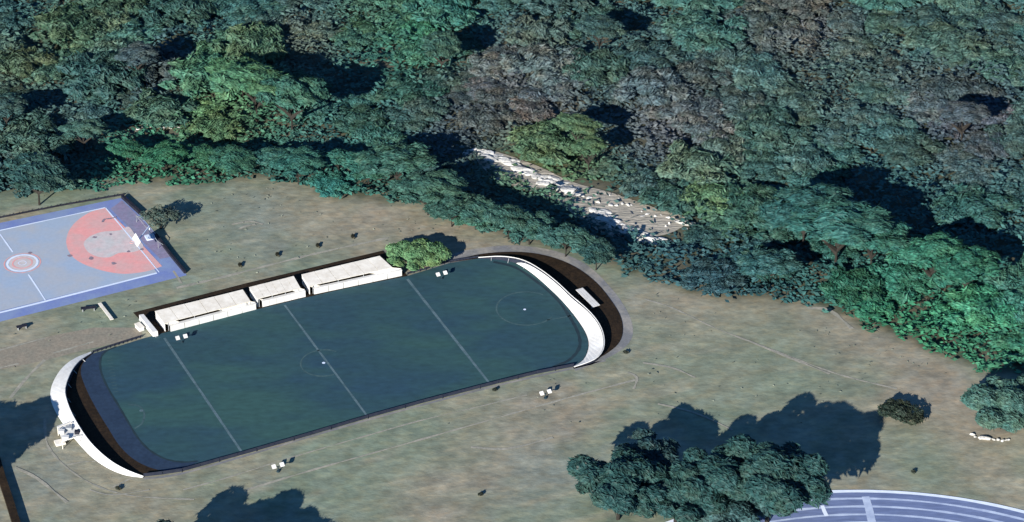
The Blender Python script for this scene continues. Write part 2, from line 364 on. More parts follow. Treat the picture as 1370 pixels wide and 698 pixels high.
# seams and markings
FL = []
def seg(a, b, wd, lst, z=Z4, n=14, wob=0.15):
    A, B = P(*a, z), P(*b, z)
    lst.append(([tuple(A.lerp(B, i / n)) for i in range(n + 1)], wd, wob))
seg((220, 452), (323, 604), 0.26, FL); seg((381, 408), (491, 556), 0.24, FL); seg((545, 373), (656, 514), 0.28, FL)
vs, fs = strip_mesh(FL); o = link('field_line', mesh('field_line', vs, fs), M['turf_line']); o['kind'] = 'structure'
FA = []
c0 = P(433, 486)
FA.append((circ(c0, 2.35, 60, 300, 40, Z4), 0.16, 0.3))
c1 = P(704, 413)
FA.append((circ(c1, 3.15, 55, 330, 50, Z4), 0.17, 0.2))
FA.append(([tuple(P(*p, Z4)) for p in smooth_line([(731, 428), (760, 423), (778, 416)], 5)], 0.16, 0.2))
FA.append(([tuple(P(*p, Z4)) for p in smooth_line([(172, 541), (186, 543), (193, 553), (190, 566), (180, 573)], 5)], 0.2, 0.2))
vs, fs = strip_mesh(FA); o = link('field_circle', mesh('field_circle', vs, fs), M['turf_line_faint']); o['kind'] = 'structure'
sheet('centre_spot', [(p[0], p[1]) for p in circ(P(433, 486), 0.17, n=14)][:-1], Z5, M['court_line'], world=True)
sheet('penalty_spot', [(p[0], p[1]) for p in circ(P(702, 414.5), 0.15, n=14)][:-1], Z5, M['court_line'], world=True)
sheet('penalty_spot', [(p[0], p[1]) for p in circ(P(189, 550), 0.2, n=14)][:-1], Z5, M['turf_line'], world=True)
ribbon('turf_seam', TUL[:-1], 0.22, Z4, M['turf_seam'], 0.2, 1)
ribbon('turf_seam', [(660, 350), (690, 358), (720, 378), (745, 400), (763, 425), (774, 447), (775, 465), (762, 481), (740, 491)], 0.35, Z4, M['turf_seam'], 0.2)
# tuft rows picked out inside the left seam
tf = [([tuple(P(x, y, Z4)), tuple(P(x + 7, y - 1, Z4))], 0.07, 0) for x, y in [(143 + i * 0.75, 478 + i * 4.2) for i in range(12)]]
vs, fs = strip_mesh(tf); o = link('tick_marks', mesh('tick_marks', vs, fs), M['turf_line_faint']); o['kind'] = 'structure'

# ------------------------------------------------------------------ white curved end walls
def curved_wall(foot, top, hmax, inside_left, name, label):
    """foot: outline on the ground (pixels); top: outline of the crest (pixels); crest height swells to hmax"""
    n = 48
    F = resample(foot, n); T = resample(top, n)
    root = empty(name, P(*foot[len(foot) // 2]), label, 'wall')
    face = bmesh.new(); back = bmesh.new(); rail = bmesh.new()
    hs = [hmax * max(0.06, math.sin(math.pi * (i + 0.5) / n)) ** 0.75 for i in range(n)]
    fw = [P(p[0], p[1], 0.03) for p in F]; tw = [P(p[0], p[1], h) for p, h in zip(T, hs)]
    A = [face.verts.new(p) for p in fw]; B = [face.verts.new(p) for p in tw]
    for i in range(n - 1): face.faces.new((A[i], A[i + 1], B[i + 1], B[i]))
    bmobj('sloped_face', face, M['white'], root)
    # back: crest thickness then drop to ground
    dirs = []
    for i in range(n):
        d = tw[min(i + 1, n - 1)] - tw[max(i - 1, 0)]; nn = Vector((-d.y, d.x, 0)).normalized()
        if nn.dot((tw[i] - fw[i]).xy.to_3d()) < 0 and (tw[i] - fw[i]).xy.length > 0.3: pass
        dirs.append(nn * (1 if inside_left else -1))
    c1_ = [p + dirs[i] * 0.10 for i, p in enumerate(tw)]
    A = [back.verts.new(p + Vector((0, 0, -0.004))) for p in tw]; B = [back.verts.new(p + Vector((0, 0, -0.004))) for p in c1_]
    D = [back.verts.new((p.x, p.y, 0.0)) for p in c1_]
    for i in range(n - 1):
        back.faces.new((A[i], A[i + 1], B[i + 1], B[i])); back.faces.new((B[i], B[i + 1], D[i + 1], D[i]))
    bmobj('back_face', back, M['dark_board'], root)
    tube(rail, [(p.x, p.y, p.z + 0.03) for p in tw], [0.05] * n, 6)
    bmobj('top_rail', rail, M['white'], root)
    for i in range(3, n - 2, 4):           # brackets behind the boards
        bm = bmesh.new(); p = c1_[i]; q = p + dirs[i] * 0.35
        tube(bm, [(p.x, p.y, p.z * 0.85), (q.x, q.y, 0.0)], [0.035, 0.035], 5)
        bmobj('bracket', bm, M['grey_metal'], root)
    return root
curved_wall(OUTL, INL, 0.85, True, 'end_wall', 'white curved wall around the left end of the sports field')
curved_wall(INR, OUR, 0.95, False, 'end_wall', 'white curved wall around the right end of the sports field')

# ------------------------------------------------------------------ dark low boards on the long sides
def low_board(pix, h, name, label, m, hp=0.0):
    pts = [P(*p) for p in resample(pix, 24)]
    root = empty(name, pts[12], label, 'barrier')
    for i in range(0, 23):
        bm = bmesh.new(); a, b = pts[i], pts[i + 1]; d = (b - a).normalized() * 0.02
        bar(bm, a + d, b - d, 0.07, 0.06, h); bmobj('panel', bm, m, root)
    bm = bmesh.new()
    tube(bm, [(p.x, p.y, h + 0.02) for p in pts], [0.035] * 24, 5); bmobj('top_rail', bm, M['grey_metal'] if hp else m, root)
    for i in range(0, 24, 2):
        bm = bmesh.new(); p = pts[i]; nrm = Vector((pts[min(i + 1, 23)] - pts[max(i - 1, 0)]).yx.to_3d()); nrm = Vector((nrm.x, -nrm.y, 0)).normalized() * 0.07
        tube(bm, [(p.x + nrm.x, p.y + nrm.y, 0), (p.x + nrm.x, p.y + nrm.y, h)], [0.035, 0.035], 5); bmobj('post', bm, m, root)
    return root
low_board([(192, 638), (238, 632.5), (330, 607), (410, 584), (490, 560), (570, 538), (655, 516), (715, 501), (768, 490.5)], 0.38, 'side_board', 'long low dark board along the near side of the sports field', M['dark_board'])
low_board([(124, 472), (155, 462), (190, 451)], 0.25, 'side_board', 'short low dark board between the white left end wall and the shelters', M['dark_board'])
low_board([(545, 367), (572, 360), (600, 351), (640, 344.5)], 0.22, 'side_board', 'short low dark board beside the bright green bushy tree', M['dark_board'])

# ------------------------------------------------------------------ white team shelters on the far side
def shelter(back, front, slot, label, slot_cut=1.0):
    """back/front: (left,right) pixels of roof back edge and foot of the front board; slot: pixels of the gap between roof and board"""
    bl, br = back; fl, fr = front; s0, s1 = slot
    root = empty('team_shelter', (P(*fl) + P(*fr)) / 2, label, 'shelter', 'white team shelters beside the field')
    ZB, ZF = 1.25, 1.12
    # roof: left and right end cheeks plus main sheet cut by the slot
    BL, BR = P(*bl, ZB), P(*br, ZB)
    F0 = P(fl[0] + (bl[0] - fl[0]) * 0.42, fl[1] + (bl[1] - fl[1]) * 0.42, ZF); F1 = P(fr[0] + (br[0] - fr[0]) * 0.42, fr[1] + (br[1] - fr[1]) * 0.42, ZF)
    k = 6
    for i in range(k):                     # roof sheets, side by side
        a, b = i / k + 0.002, (i + 1) / k - 0.002
        bm = bmesh.new(); dz = 0.006 * (i % 2)
        q = [BL.lerp(BR, a), BL.lerp(BR, b), F0.lerp(F1, b), F0.lerp(F1, a)]
        prism(bm, [(v.x, v.y, v.z + dz) for v in q], 0.05); bmobj('roof_sheet', bm, M['roof'], root)
    # front board: upper ledge to the ground
    FL_, FR_ = P(*fl), P(*fr)
    hb = 0.74
    d = (FR_ - FL_).normalized(); nrm = Vector((-d.y, d.x, 0))
    for i in range(k):
        a, b = FL_.lerp(FR_, i / k + 0.003), FL_.lerp(FR_, (i + 1) / k - 0.003)
        bm = bmesh.new(); bar(bm, a, b, 0.08, 0.05, hb); bmobj('board', bm, M['white'], root)
    bm = bmesh.new(); q = [FL_ - nrm * 0.06, FR_ - nrm * 0.06, FR_ + nrm * 0.30, FL_ + nrm * 0.30]
    prism(bm, [(v.x, v.y, hb + 0.05) for v in q], 0.045); bmobj('ledge', bm, M['white'], root)
    # back wall and cheeks
    bm = bmesh.new(); bar(bm, BL - nrm * 0.08 + d * 0.05, BR - nrm * 0.08 - d * 0.05, 0.05, 0.03, ZB - 0.07); bmobj('back_wall', bm, M['white'], root)
    for (X, Y) in ((BL, FL_), (BR, FR_)):
        e = d * (0.06 if X is BL else -0.06); bm = bmesh.new()
        Yc = F0 if X is BL else F1
        prism(bm, [(X.x + e.x, X.y + e.y, ZB - 0.06), (X.x + e.x * 2, X.y + e.y * 2, ZB - 0.06), (Yc.x + e.x * 2, Yc.y + e.y * 2, ZF - 0.06), (Yc.x + e.x, Yc.y + e.y, ZF - 0.06)], [ZB - 0.1, ZB - 0.1, ZF - 0.1, ZF - 0.1])
        bmobj('side_panel', bm, M['white'], root)
    # end apron: white cover from roof to ledge at each end (outside the slot)
    L = (FR_ - FL_).length
    for t0, t1 in ((0.0, s0), (s1, 1.0)):
        if t1 - t0 < 0.02: continue
        bm = bmesh.new()
        q = [F0.lerp(F1, t0) - Vector((0, 0, 0.012)), F0.lerp(F1, t1) - Vector((0, 0, 0.012)), FL_.lerp(FR_, t1) + nrm * 0.28 + Vector((0, 0, hb + 0.06)), FL_.lerp(FR_, t0) + nrm * 0.28 + Vector((0, 0, hb + 0.06))]
        prism(bm, q, 0.04); bmobj('end_cover', bm, M['roof'], root)
    bm = bmesh.new(); m0 = FL_.lerp(BL.xy.to_3d(), 0.6); m1 = FR_.lerp(BR.xy.to_3d(), 0.6)
    bar(bm, m0 + d * 0.4, m1 - d * 0.4, 0.4, 0.40, 0.45); bmobj('bench_seat', bm, M['grey_metal'], root)
    for t in (0.05, 0.35, 0.65, 0.95):
        bm = bmesh.new(); p = F0.lerp(F1, t); tube(bm, [(p.x, p.y, 0), (p.x, p.y, ZF - 0.07)], [0.04, 0.04], 6); bmobj('post', bm, M['grey_metal'], root)
    return root
sheet('shelter_floor_shade', [(178, 418), (328, 379), (512, 335), (545, 369), (410, 399), (208, 448)], Z2, M['brown'])  # shade under, between and behind the shelters, painted dark brown
shelter(((207, 416), (325, 387)), ((228, 444), (343, 414)), (0.12, 0.62), 'longer left white team shelter with dark slot, nearest the basketball court')
shelter(((333, 384), (393, 369)), ((351, 411), (409, 397)), (0.05, 0.80), 'small middle white team shelter between the two longer ones')
shelter(((403, 367), (508, 342)), ((420, 394), (538, 369)), (0.08, 0.72), 'long right white team shelter next to the bright green bushy tree')
# white screen at the left end and its little post cluster
r = empty('white_screen', P(198, 438), 'narrow slanted white screen at the left end of the shelters', 'screen')
bm = bmesh.new(); prism(bm, [P(186, 421, 0.8), P(192, 420, 0.8), P(211, 443, 0.7), P(204, 444, 0.7)], [0.7, 0.7, 0.6, 0.6]); bmobj('panel', bm, M['white'], r)
bm = bmesh.new(); bar(bm, P(186, 428), P(209, 452), 0.05, 0.0, 0.12); bmobj('base', bm, M['grey_metal'], r)
r = empty('plastic_crate', P(187, 440), 'small white box on the ground left of the shelters', 'box')
bm = bmesh.new(); bar(bm, P(184, 437), P(190, 443), 0.55, 0, 0.42); bmobj('body', bm, M['white'], r)
bm = bmesh.new(); bar(bm, P(183.6, 436.6), P(190.4, 443.4), 0.62, 0.42, 0.48); bmobj('lid', bm, M['roof'], r)

# ------------------------------------------------------------------ floodlights: twin white heads
def floodlight(px, py, label, H=0.6, ang=24):
    c = P(px, py, H); base = Vector((c.x, c.y, 0))
    root = empty('floodlight', base, label, 'floodlight', 'twin headed floodlights around the field')
    bm = bmesh.new(); tube(bm, [(c.x, c.y, 0), (c.x, c.y, H)], [0.06, 0.045], 8); bmobj('pole', bm, M['turf_seam'], root)
    bm = bmesh.new(); tube(bm, [(c.x, c.y, 0), (c.x, c.y, 0.12)], [0.2, 0.16], 8); bmobj('base_plate', bm, M['turf_seam'], root)
    d = Vector((math.cos(R(ang)), math.sin(R(ang)), 0)); n = Vector((-d.y, d.x, 0))
    bm = bmesh.new(); tube(bm, [c - d * 0.6, c + d * 0.6], [0.04, 0.04], 6); bmobj('crossbar', bm, M['turf_seam'], root)
    for s in (-1, 1):
        q = c + d * (0.42 * s)
        bm = bmesh.new()
        prism(bm, [q - d * .2 - n * .17 + Vector((0, 0, .10)), q + d * .2 - n * .17 + Vector((0, 0, .10)), q + d * .2 + n * .17 + Vector((0, 0, .26)), q - d * .2 + n * .17 + Vector((0, 0, .26))], 0.12)
        h = bmobj('lamp_head', bm, M['white'], root)
        bm = bmesh.new()
        prism(bm, [q - d * .16 - n * .12 + Vector((0, 0, .0)), q + d * .16 - n * .12 + Vector((0, 0, .0)), q + d * .16 + n * .12 + Vector((0, 0, .12)), q - d * .16 + n * .12 + Vector((0, 0, .12))], 0.03)
        bmobj('lens', bm, M['glass'], root)
floodlight(243, 452, 'twin white floodlight in front of the left team shelter')
floodlight(591, 367, 'twin white floodlight at the field edge below the bright green bushy tree')
floodlight(372, 624, 'twin white floodlight on the near grass above the bottom dark tree')
floodlight(730, 526, 'twin white floodlight on the near grass right of the field')

# ------------------------------------------------------------------ benches and small items round the field
def bench(a, b, wd, label, m, name='bench', h=0.45, cat='bench'):
    A, B = P(*a, h), P(*b, h); A.z = B.z = 0
    root = empty(name, (A + B) / 2, label, cat); d = (B - A).normalized(); nrm = Vector((-d.y, d.x, 0))
    for k in (-1, 0, 1):
        bm = bmesh.new(); o_ = nrm * wd * 0.34 * k; bar(bm, A + o_, B + o_, wd * 0.30, h - 0.06, h); bmobj('slat', bm, m, root)
    for t in (0.12, 0.88):
        bm = bmesh.new(); p = A.lerp(B, t); bar(bm, p - nrm * wd * .4, p + nrm * wd * .4, 0.08, 0, h - 0.065); bmobj('leg', bm, M['grey_metal'], root)
    return root
bench((775, 386), (798, 409), 0.85, 'white bench on the dark strip behind the right end wall', M['white'], h=0.5)
bench((133, 405), (150, 427), 0.35, 'pale narrow bench on the grass between the court and the shelters', M['roof'], h=0.3)
bench((108, 412), (128, 410), 0.5, 'dark bench on the grass just below the basketball court', M['black'], h=0.4)
bench((22, 437), (36, 434), 0.45, 'dark bench below the court near the left border of the photo', M['black'], h=0.4)
# white equipment stand behind the left end wall
r = empty('scorer_stand', P(90, 590), 'cluttered white platform with steps outside the left end wall', 'platform')
bm = bmesh.new(); prism(bm, [P(76, 570, 0.55), P(96, 562, 0.55), P(107, 582, 0.55), P(84, 590, 0.55)], 0.12); bmobj('deck', bm, M['white'], r)
bm = bmesh.new(); prism(bm, [P(72, 589, 0.25), P(84, 586, 0.25), P(88, 592, 0.25), P(75, 595, 0.25)], 0.22); bmobj('step', bm, M['roof'], r)
for a, b in (((77, 572), (95, 565)), ((83, 590), (106, 583))):
    bm = bmesh.new(); A, B = P(*a, 0.95), P(*b, 0.95); tube(bm, [(A.x, A.y, .95), (B.x, B.y, .95)], [0.05, 0.05], 6)
    for v in (A, B): tube(bm, [(v.x, v.y, 0), (v.x, v.y, .95)], [0.045, 0.045], 6)
    bmobj('handrail', bm, M['roof'], r)
for x, y in ((82, 576), (92, 571), (88, 584)):
    bm = bmesh.new(); c = P(x, y, 0.8); bar(bm, (c.x - .3, c.y), (c.x + .3, c.y), 0.45, 0.56, 0.85); bmobj('box', bm, M['white'] if x != 92 else M['grey_metal'], r)
bm = bmesh.new(); c = P(103, 578, 0.7); bar(bm, (c.x - .22, c.y), (c.x + .22, c.y), 0.4, 0.56, 0.9); bmobj('dark_opening_box', bm, M['black'], r)  # black box added in place of a dark opening
bm = bmesh.new()
for x, y in ((78, 572), (95, 565), (105, 582), (86, 589)):
    p = P(x, y, 0.5); tube(bm, [(p.x, p.y, 0), (p.x, p.y, 0.44)], [0.05, 0.05], 6)
bmobj('legs', bm, M['grey_metal'], r)

# row of small dark things on the grass above the shelters: low shrubs
def leaf_cloud(lobes, n, leaf, rnd, up=0.55, elong=1.9, low=-0.3, dirang=None):
    """diamond leaves scattered over the shells of several lobes; returns vertex and face lists"""
    vs, fs = [], []
    tot = sum(l[3] * l[4] for l in lobes)
    for (cx, cy, cz, rx, rz) in lobes:
        k = int(n * rx * rz / tot)
        for _ in range(k):
            while True:
                a = rnd.gauss(0, 1); b = rnd.gauss(0, 1); c = rnd.gauss(0, 1); L = math.sqrt(a * a + b * b + c * c)
                a, b, c = a / L, b / L, c / L
                if c > low or rnd.random() < 0.15: break
            rr = rnd.random() ** 0.33 * 0.35 + 0.68
            p = Vector((cx + a * rx * rr, cy + b * rx * rr, cz + c * rz * rr))
            nv = Vector((a + rnd.gauss(0, .45), b + rnd.gauss(0, .45), c * 0.8 + up + rnd.gauss(0, .35))).normalized()
            s = leaf * rnd.uniform(0.55, 1.35)
            if dirang is None: t = nv.orthogonal()
            else:
                an = R(dirang + rnd.gauss(0, 28)); t = Vector((math.cos(an), math.sin(an), 0)); t = t - nv * t.dot(nv)
            if t.length < 1e-4: t = nv.orthogonal()
            t.normalize()
            if dirang is None:
                bb = nv.cross(t); an = rnd.uniform(0, 6.283); t = t * math.cos(an) + bb * math.sin(an)
            u = nv.cross(t)
            i = len(vs); t *= s * elong * 0.5; u *= s * 0.5; dz = nv * (s * 0.12)
            vs += [tuple(p - t), tuple(p - u * rnd.uniform(.6, 1.1) + dz), tuple(p + t), tuple(p + u * rnd.uniform(.6, 1.1) + dz)]
            fs.append((i, i + 1, i + 2, i + 3))
    return vs, fs
def crown_mesh(name, rad, rz, n, leaf, seed, nl=11, zc=None, dirang=-30, up=0.55, spread=.72, lsz=(.28, .5), elong=2.2):
    rnd = random.Random(seed); lobes = []
    zc = rz if zc is None else zc
    for i in range(nl):
        a = rnd.uniform(0, 6.283); d = rad * (rnd.random() ** 0.55) * spread; s = rnd.uniform(*lsz)
        lobes.append((math.cos(a) * d, math.sin(a) * d, zc + rnd.uniform(-.35, .5) * rz * (1 - d / rad * 0.7), rad * s, rz * s * 1.25))
    lobes.append((0, 0, zc, rad * 0.5, rz * 0.8))
    vs, fs = leaf_cloud(lobes, n, leaf, rnd, dirang=dirang, up=up, elong=elong)
    me = mesh(name, vs, fs); me.materials.append(M['leaf']); return me
def trunk_mesh(name, h, r, seed, spread=1.0):
    rnd = random.Random(seed); bm = bmesh.new()
    pts = [(0, 0, -0.05), (rnd.uniform(-.1, .1), rnd.uniform(-.1, .1), h * .35), (rnd.uniform(-.2, .2), rnd.uniform(-.2, .2), h * .8)]
    tube(bm, pts, [r * 1.25, r * .9, r * .5], 7)
    for k in range(5):
        a = k * 1.257 + rnd.uniform(-.4, .4); z0 = h * rnd.uniform(.35, .6); L = spread * rnd.uniform(.6, 1.0)
        tube(bm, [(0, 0, z0), (math.cos(a) * L * .5, math.sin(a) * L * .5, z0 + h * .2), (math.cos(a) * L, math.sin(a) * L, z0 + h * .35)], [r * .5, r * .35, r * .12], 5)
    me = bpy.data.meshes.new(name); bm.to_mesh(me); bm.free(); me.materials.append(M['bark']); return me
def place_tree(name, base, crown, trunk, color, label, cat='tree', group=None, rot=0, sc=1.0, scz=None):
    root = empty(name, base, label, cat, group); root.rotation_euler = (0, 0, rot); root.scale = (sc, sc, scz or sc)
    c = bpy.data.objects.new('crown', crown); C.objects.link(c); c.parent = root; c.color = (*color, 1)
    t = bpy.data.objects.new('trunk', trunk); C.objects.link(t); t.parent = root
    return root
shr = crown_mesh('shrub_crown', 0.42, 0.28, 110, 0.2, 3, nl=4); shs = trunk_mesh('shrub_stem', 0.35, 0.03, 4, 0.2)
for (x, y), lab in zip(((321, 356), (371, 342), (425, 330), (472, 318)), ('small dark shrub on the grass, leftmost of the row above the shelters', 'small dark shrub on the grass, second from the left in the row above the shelters',
                       'small dark shrub on the grass, third from the left in the row above the shelters', 'small dark shrub on the grass, rightmost of the row above the shelters')):
    place_tree('shrub', P(x, y), shr, shs, (0.03, 0.03, 0.02), lab, 'shrub', 'small dark shrubs in a row on the grass', sc=.75)
for (x, y), lab in (((662, 523), 'small dark shrub at the near edge of the field beside a pale patch'), ((1222, 633), 'small dark shrub on the open grass above the running track'),
                    ((158, 655), 'small dark shrub below the lower left corner of the field'), ((643, 663), 'small dark shrub on the rough grass at the bottom middle'),
                    ((837, 473), 'small dark shrub beside the concrete right of the field')):
    place_tree('shrub', P(x, y), shr, shs, (0.03, 0.035, 0.025), lab, 'shrub', rot=x, sc=.7)

# ------------------------------------------------------------------ basketball court
CZ1, CZ2, CZ3, CZ4, CZ5 = 0.020, 0.026, 0.032, 0.038, 0.044
sheet('basketball_court', [(-160, 331), (170, 263), (250, 368), (-160, 470)], CZ1, M['court_blue'])
sheet('court_playing_area', [(-160, 343), (141, 277.5), (210, 364.5), (-160, 455)], CZ2, M['court_grey'])
DP = smooth_line([(141, 278), (120, 284), (99, 299), (89, 318), (92, 336), (106, 350), (134, 361), (165, 366), (195, 363), (217, 356)], 5)
sheet('three_point_zone', DP + [(180, 316)], CZ3, M['court_pink'])
sheet('key_zone', smooth_line([(120, 316), (136, 310), (160, 308), (172, 303), (182, 316), (192, 330), (178, 337), (160, 338), (146, 344), (130, 343), (117, 336), (112, 325), (120, 316)], 4)[:-1], CZ4, M['court_key'])
sheet('baseline_zone', [(163, 268), (182, 286), (208, 313), (232, 343), (214, 346), (184, 316), (148, 279)], CZ2 + 0.003, M['court_mauve'])
CL = []
def cl(pts, wd, z=CZ5, wob=0.2, n=4): CL.append(([tuple(P(p[0], p[1], z)) for p in smooth_line(pts, n)], wd, wob))
cl([(-160, 343), (0, 308), (141, 277.5)], 0.16); cl([(-160, 455), (0, 418), (210, 365)], 0.3); cl([(141, 277.5), (175, 318), (213, 364)], 0.14)
cl([(0, 313), (10, 327), (17, 337)], 0.16); cl([(38, 367), (50, 385), (61, 402)], 0.16)
cc = P(30, 352)
CL.append((circ(cc, 1.62, n=40, z=CZ5), 0.26, 0.12)); CL.append((circ(cc, 0.42, n=20, z=CZ5), 0.08, 0.1))
vs, fs = strip_mesh(CL); o = link('court_line', mesh('court_line', vs, fs), M['court_line']); o['kind'] = 'structure'
sheet('centre_circle', [(p[0], p[1]) for p in circ(cc, 1.5, n=40)][:-1], CZ3, M['court_key'], world=True)
vs, fs = strip_mesh([(circ(cc, 1.05, n=32, z=CZ4), 0.16, 0.2), (circ(cc, 1.95, n=32, z=CZ4), 0.12, 0.4)]); o = link('centre_ring', mesh('centre_ring', vs, fs), M['court_pink']); o['kind'] = 'structure'
for x, y, sx, sy in [(93, 342, 4, 2), (122, 345, 4, 2.5), (152, 352, 4, 2), (40, 338, 3.5, 1.8), (127, 317, 4, 1.5), (172, 336, 3, 1.5), (148, 313, 2.5, 1.5), (190, 333, 3, 1.5)]:
    rnd = random.Random(int(x)); pts = [(x + sx * math.cos(a) * rnd.uniform(.6, 1.1), y + sy * math.sin(a) * rnd.uniform(.6, 1.1)) for a in [k * 0.7 for k in range(9)]]
    sheet('scuff_mark', pts, CZ5, M['scuff'])
ribbon('scuff_mark', [(137, 297), (140, 293), (148, 292), (156, 290)], 0.22, CZ5 + .004, M['scuff'], 0.4)
# hoop
bc = P(183, 322, 1.6); base = P(201, 318, 0)
U = (P(100, 330) - P(0, 352)); U.z = 0; U.normalize(); V = Vector((-U.y, U.x, 0))
r = empty('basketball_hoop', base, 'basketball hoop with white backboard at the right end of the blue court', 'basketball hoop')
bm = bmesh.new(); c = Vector((bc.x, bc.y, 0))
q = [c - V * .95, c + V * .95]
prism(bm, [Vector((p.x, p.y, z)) for p, z in ((q[0] + U * .18, 2.0), (q[1] + U * .18, 2.0), (q[1] - U * .25, 1.45), (q[0] - U * .25, 1.45))], 0.06); bmobj('backboard', bm, M['white'], r)
bm = bmesh.new(); tube(bm, [base, base + Vector((0, 0, 1.5)), c + U * .2 + Vector((0, 0, 1.65))], [0.09, 0.08, 0.06], 8); bmobj('pole', bm, M['court_line'], r)
bm = bmesh.new(); bar(bm, base - U * .5, base + U * .5, 1.0, 0, 0.18); bmobj('base_box', bm, M['court_line'], r)
bm = bmesh.new(); rc = c - U * .55; tube(bm, [Vector((rc.x + .23 * math.cos(k * .5236), rc.y + .23 * math.sin(k * .5236), 1.55)) for k in range(13)], [0.025] * 13, 5); bmobj('rim', bm, M['court_pink'], r)
# pale frame beside the hoop
r = empty('goal_frame', P(197, 305), 'pale metal goal frame standing behind the hoop', 'goal')
a, b = P(183, 297), P(212, 332)
a2, b2 = a + U * .9, b + U * .9
for p0, p1 in ((a, b),):
    bm = bmesh.new(); tube(bm, [p0 + Vector((0, 0, 0)), p0 + Vector((0, 0, .9)), p1 + Vector((0, 0, .9)), p1], [0.035] * 4, 6); bmobj('front_bar', bm, M['grey_metal'], r)
bm = bmesh.new(); tube(bm, [a, a2, b2, b], [0.035] * 4, 5); bmobj('ground_bar', bm, M['grey_metal'], r)
for p0, p1 in ((a, a2), (b, b2)):
    bm = bmesh.new(); tube(bm, [p0 + Vector((0, 0, .9)), p1], [0.035] * 2, 5); bmobj('stay', bm, M['grey_metal'], r)
# low barrier round the court, its cast shadow painted in as its black
def barrier(pix, h, label, wd=0.1, n=12):
    pts = [P(*p) for p in resample(pix, n)]; root = empty('court_barrier', pts[n // 2], label, 'barrier')
    for i in range(n - 1):
        bm = bmesh.new(); a, b = pts[i], pts[i + 1]; d = (b - a).normalized() * 0.02; bar(bm, a + d, b - d, wd, 0.04, h); bmobj('panel', bm, M['black'], root)
    for i in range(n):
        bm = bmesh.new(); p = pts[i] + Vector((0.0, 0.09, 0)); tube(bm, [p, p + Vector((0, 0, h + .06))], [0.04, 0.04], 5); bmobj('post', bm, M['black'], root)
barrier([(-100, 315), (0, 292), (80, 276), (166, 261)], 0.22, 'thin barrier, black as its shadow, along the far side of the blue court', 0.08, 22)
barrier([(164, 265), (188, 287)], 0.42, 'short thick barrier, black as its shadow, at the far corner of the blue court', 0.34, 5)
barrier([(209, 316), (228, 342), (248, 366)], 0.36, 'thick barrier, black as its shadow, along the right end of the blue court', 0.26, 8)

# ------------------------------------------------------------------ running track (bottom right)
def circle3(a, b, c):
    ax, ay, bx, by, cx, cy = a.x, a.y, b.x, b.y, c.x, c.y
    d = 2 * (ax * (by - cy) + bx * (cy - ay) + cx * (ay - by))
    ux = ((ax * ax + ay * ay) * (by - cy) + (bx * bx + by * by) * (cy - ay) + (cx * cx + cy * cy) * (ay - by)) / d
    uy = ((ax * ax + ay * ay) * (cx - bx) + (bx * bx + by * by) * (ax - cx) + (cx * cx + cy * cy) * (bx - ax)) / d
    return Vector((ux, uy, 0)), math.hypot(ax - ux, ay - uy)
tc_, tr_ = circle3(P(905, 694), P(1110, 657), P(1370, 684))
def arc(r, z, n=120): return circ(tc_, r, 0, 360, n, z)
vs, fs = strip_mesh([(arc(tr_ - 5.5, Z2, 160), 11.0, 0)]); o = link('running_track', mesh('running_track', vs, fs), M['track']); o['kind'] = 'structure'
tl = [(arc(tr_ - 1.3 - 1.22 * k, Z3, 200), 0.30, 0.25) for k in range(0, 9)]
vs, fs = strip_mesh(tl); o = link('lane_line', mesh('lane_line', vs, fs), M['track_line']); o['kind'] = 'structure'
vs, fs = strip_mesh([(arc(tr_ - 0.15, Z3, 200), 0.42, 0.1)]); o = link('track_edge', mesh('track_edge', vs, fs), M['track_kerb']); o['kind'] = 'structure'
vs, fs = strip_mesh([([tuple(P(x, y, Z4)) for x, y in ((1158, 664), (1163, 682), (1168, 705))], 0.7, 0.2)]); o = link('start_mark', mesh('start_mark', vs, fs), M['track_line']); o['kind'] = 'structure'
vs, fs = strip_mesh([([tuple(P(x, y, Z4)) for x, y in ((1100, 676), (1103, 684), (1106, 690))], 0.35, 0.2)]); o = link('lane_mark', mesh('lane_mark', vs, fs), M['track_kerb']); o['kind'] = 'structure'
# dark wall at the lower left border
r = empty('retaining_wall', P(8, 670), 'dark brown low wall in the lower left corner', 'wall')
pts = [P(*p) for p in resample([(-6, 612), (2, 640), (12, 670), (26, 715)], 8)]
for i in range(7):
    bm = bmesh.new(); d = (pts[i + 1] - pts[i]).normalized() * .015; bar(bm, pts[i] + d, pts[i + 1] - d, 0.75, 0, 0.5); bmobj('block', bm, M['brown'], r)

# ------------------------------------------------------------------ rocks and stream bank
sheet('stream_bank', smooth_line([(632, 200), (665, 203), (720, 222), (765, 243), (820, 258), (872, 276), (918, 292), (905, 308), (868, 318), (820, 318), (780, 295), (735, 265), (690, 250), (650, 232), (632, 200)], 4)[:-1], 0.10, M['bank'])
def rock(px, py, rx, ry, rz, seed, label, group=None, rot=0):
    rnd = random.Random(seed); bm = bmesh.new(); bmesh.ops.create_icosphere(bm, subdivisions=2, radius=1)
    planes = [(Vector((rnd.gauss(0, 1), rnd.gauss(0, 1), rnd.gauss(0, .8))).normalized(), rnd.uniform(.55, .9)) for _ in range(9)]
    for v in bm.verts:
        for nn, d in planes:
            k = v.co.dot(nn)
            if k > d: v.co -= nn * (k - d)
        v.co *= 1 + rnd.uniform(-.06, .06)
    for v in bm.verts: v.co = Vector((v.co.x * rx, v.co.y * ry, v.co.z * rz + rz * 0.35))
    o = bmobj('rock', bm, M['rock'], None); o.location = P(px, py); o.rotation_euler = (0, 0, R(rot)); tag(o, label, 'rock', group)
rnd = random.Random(42)
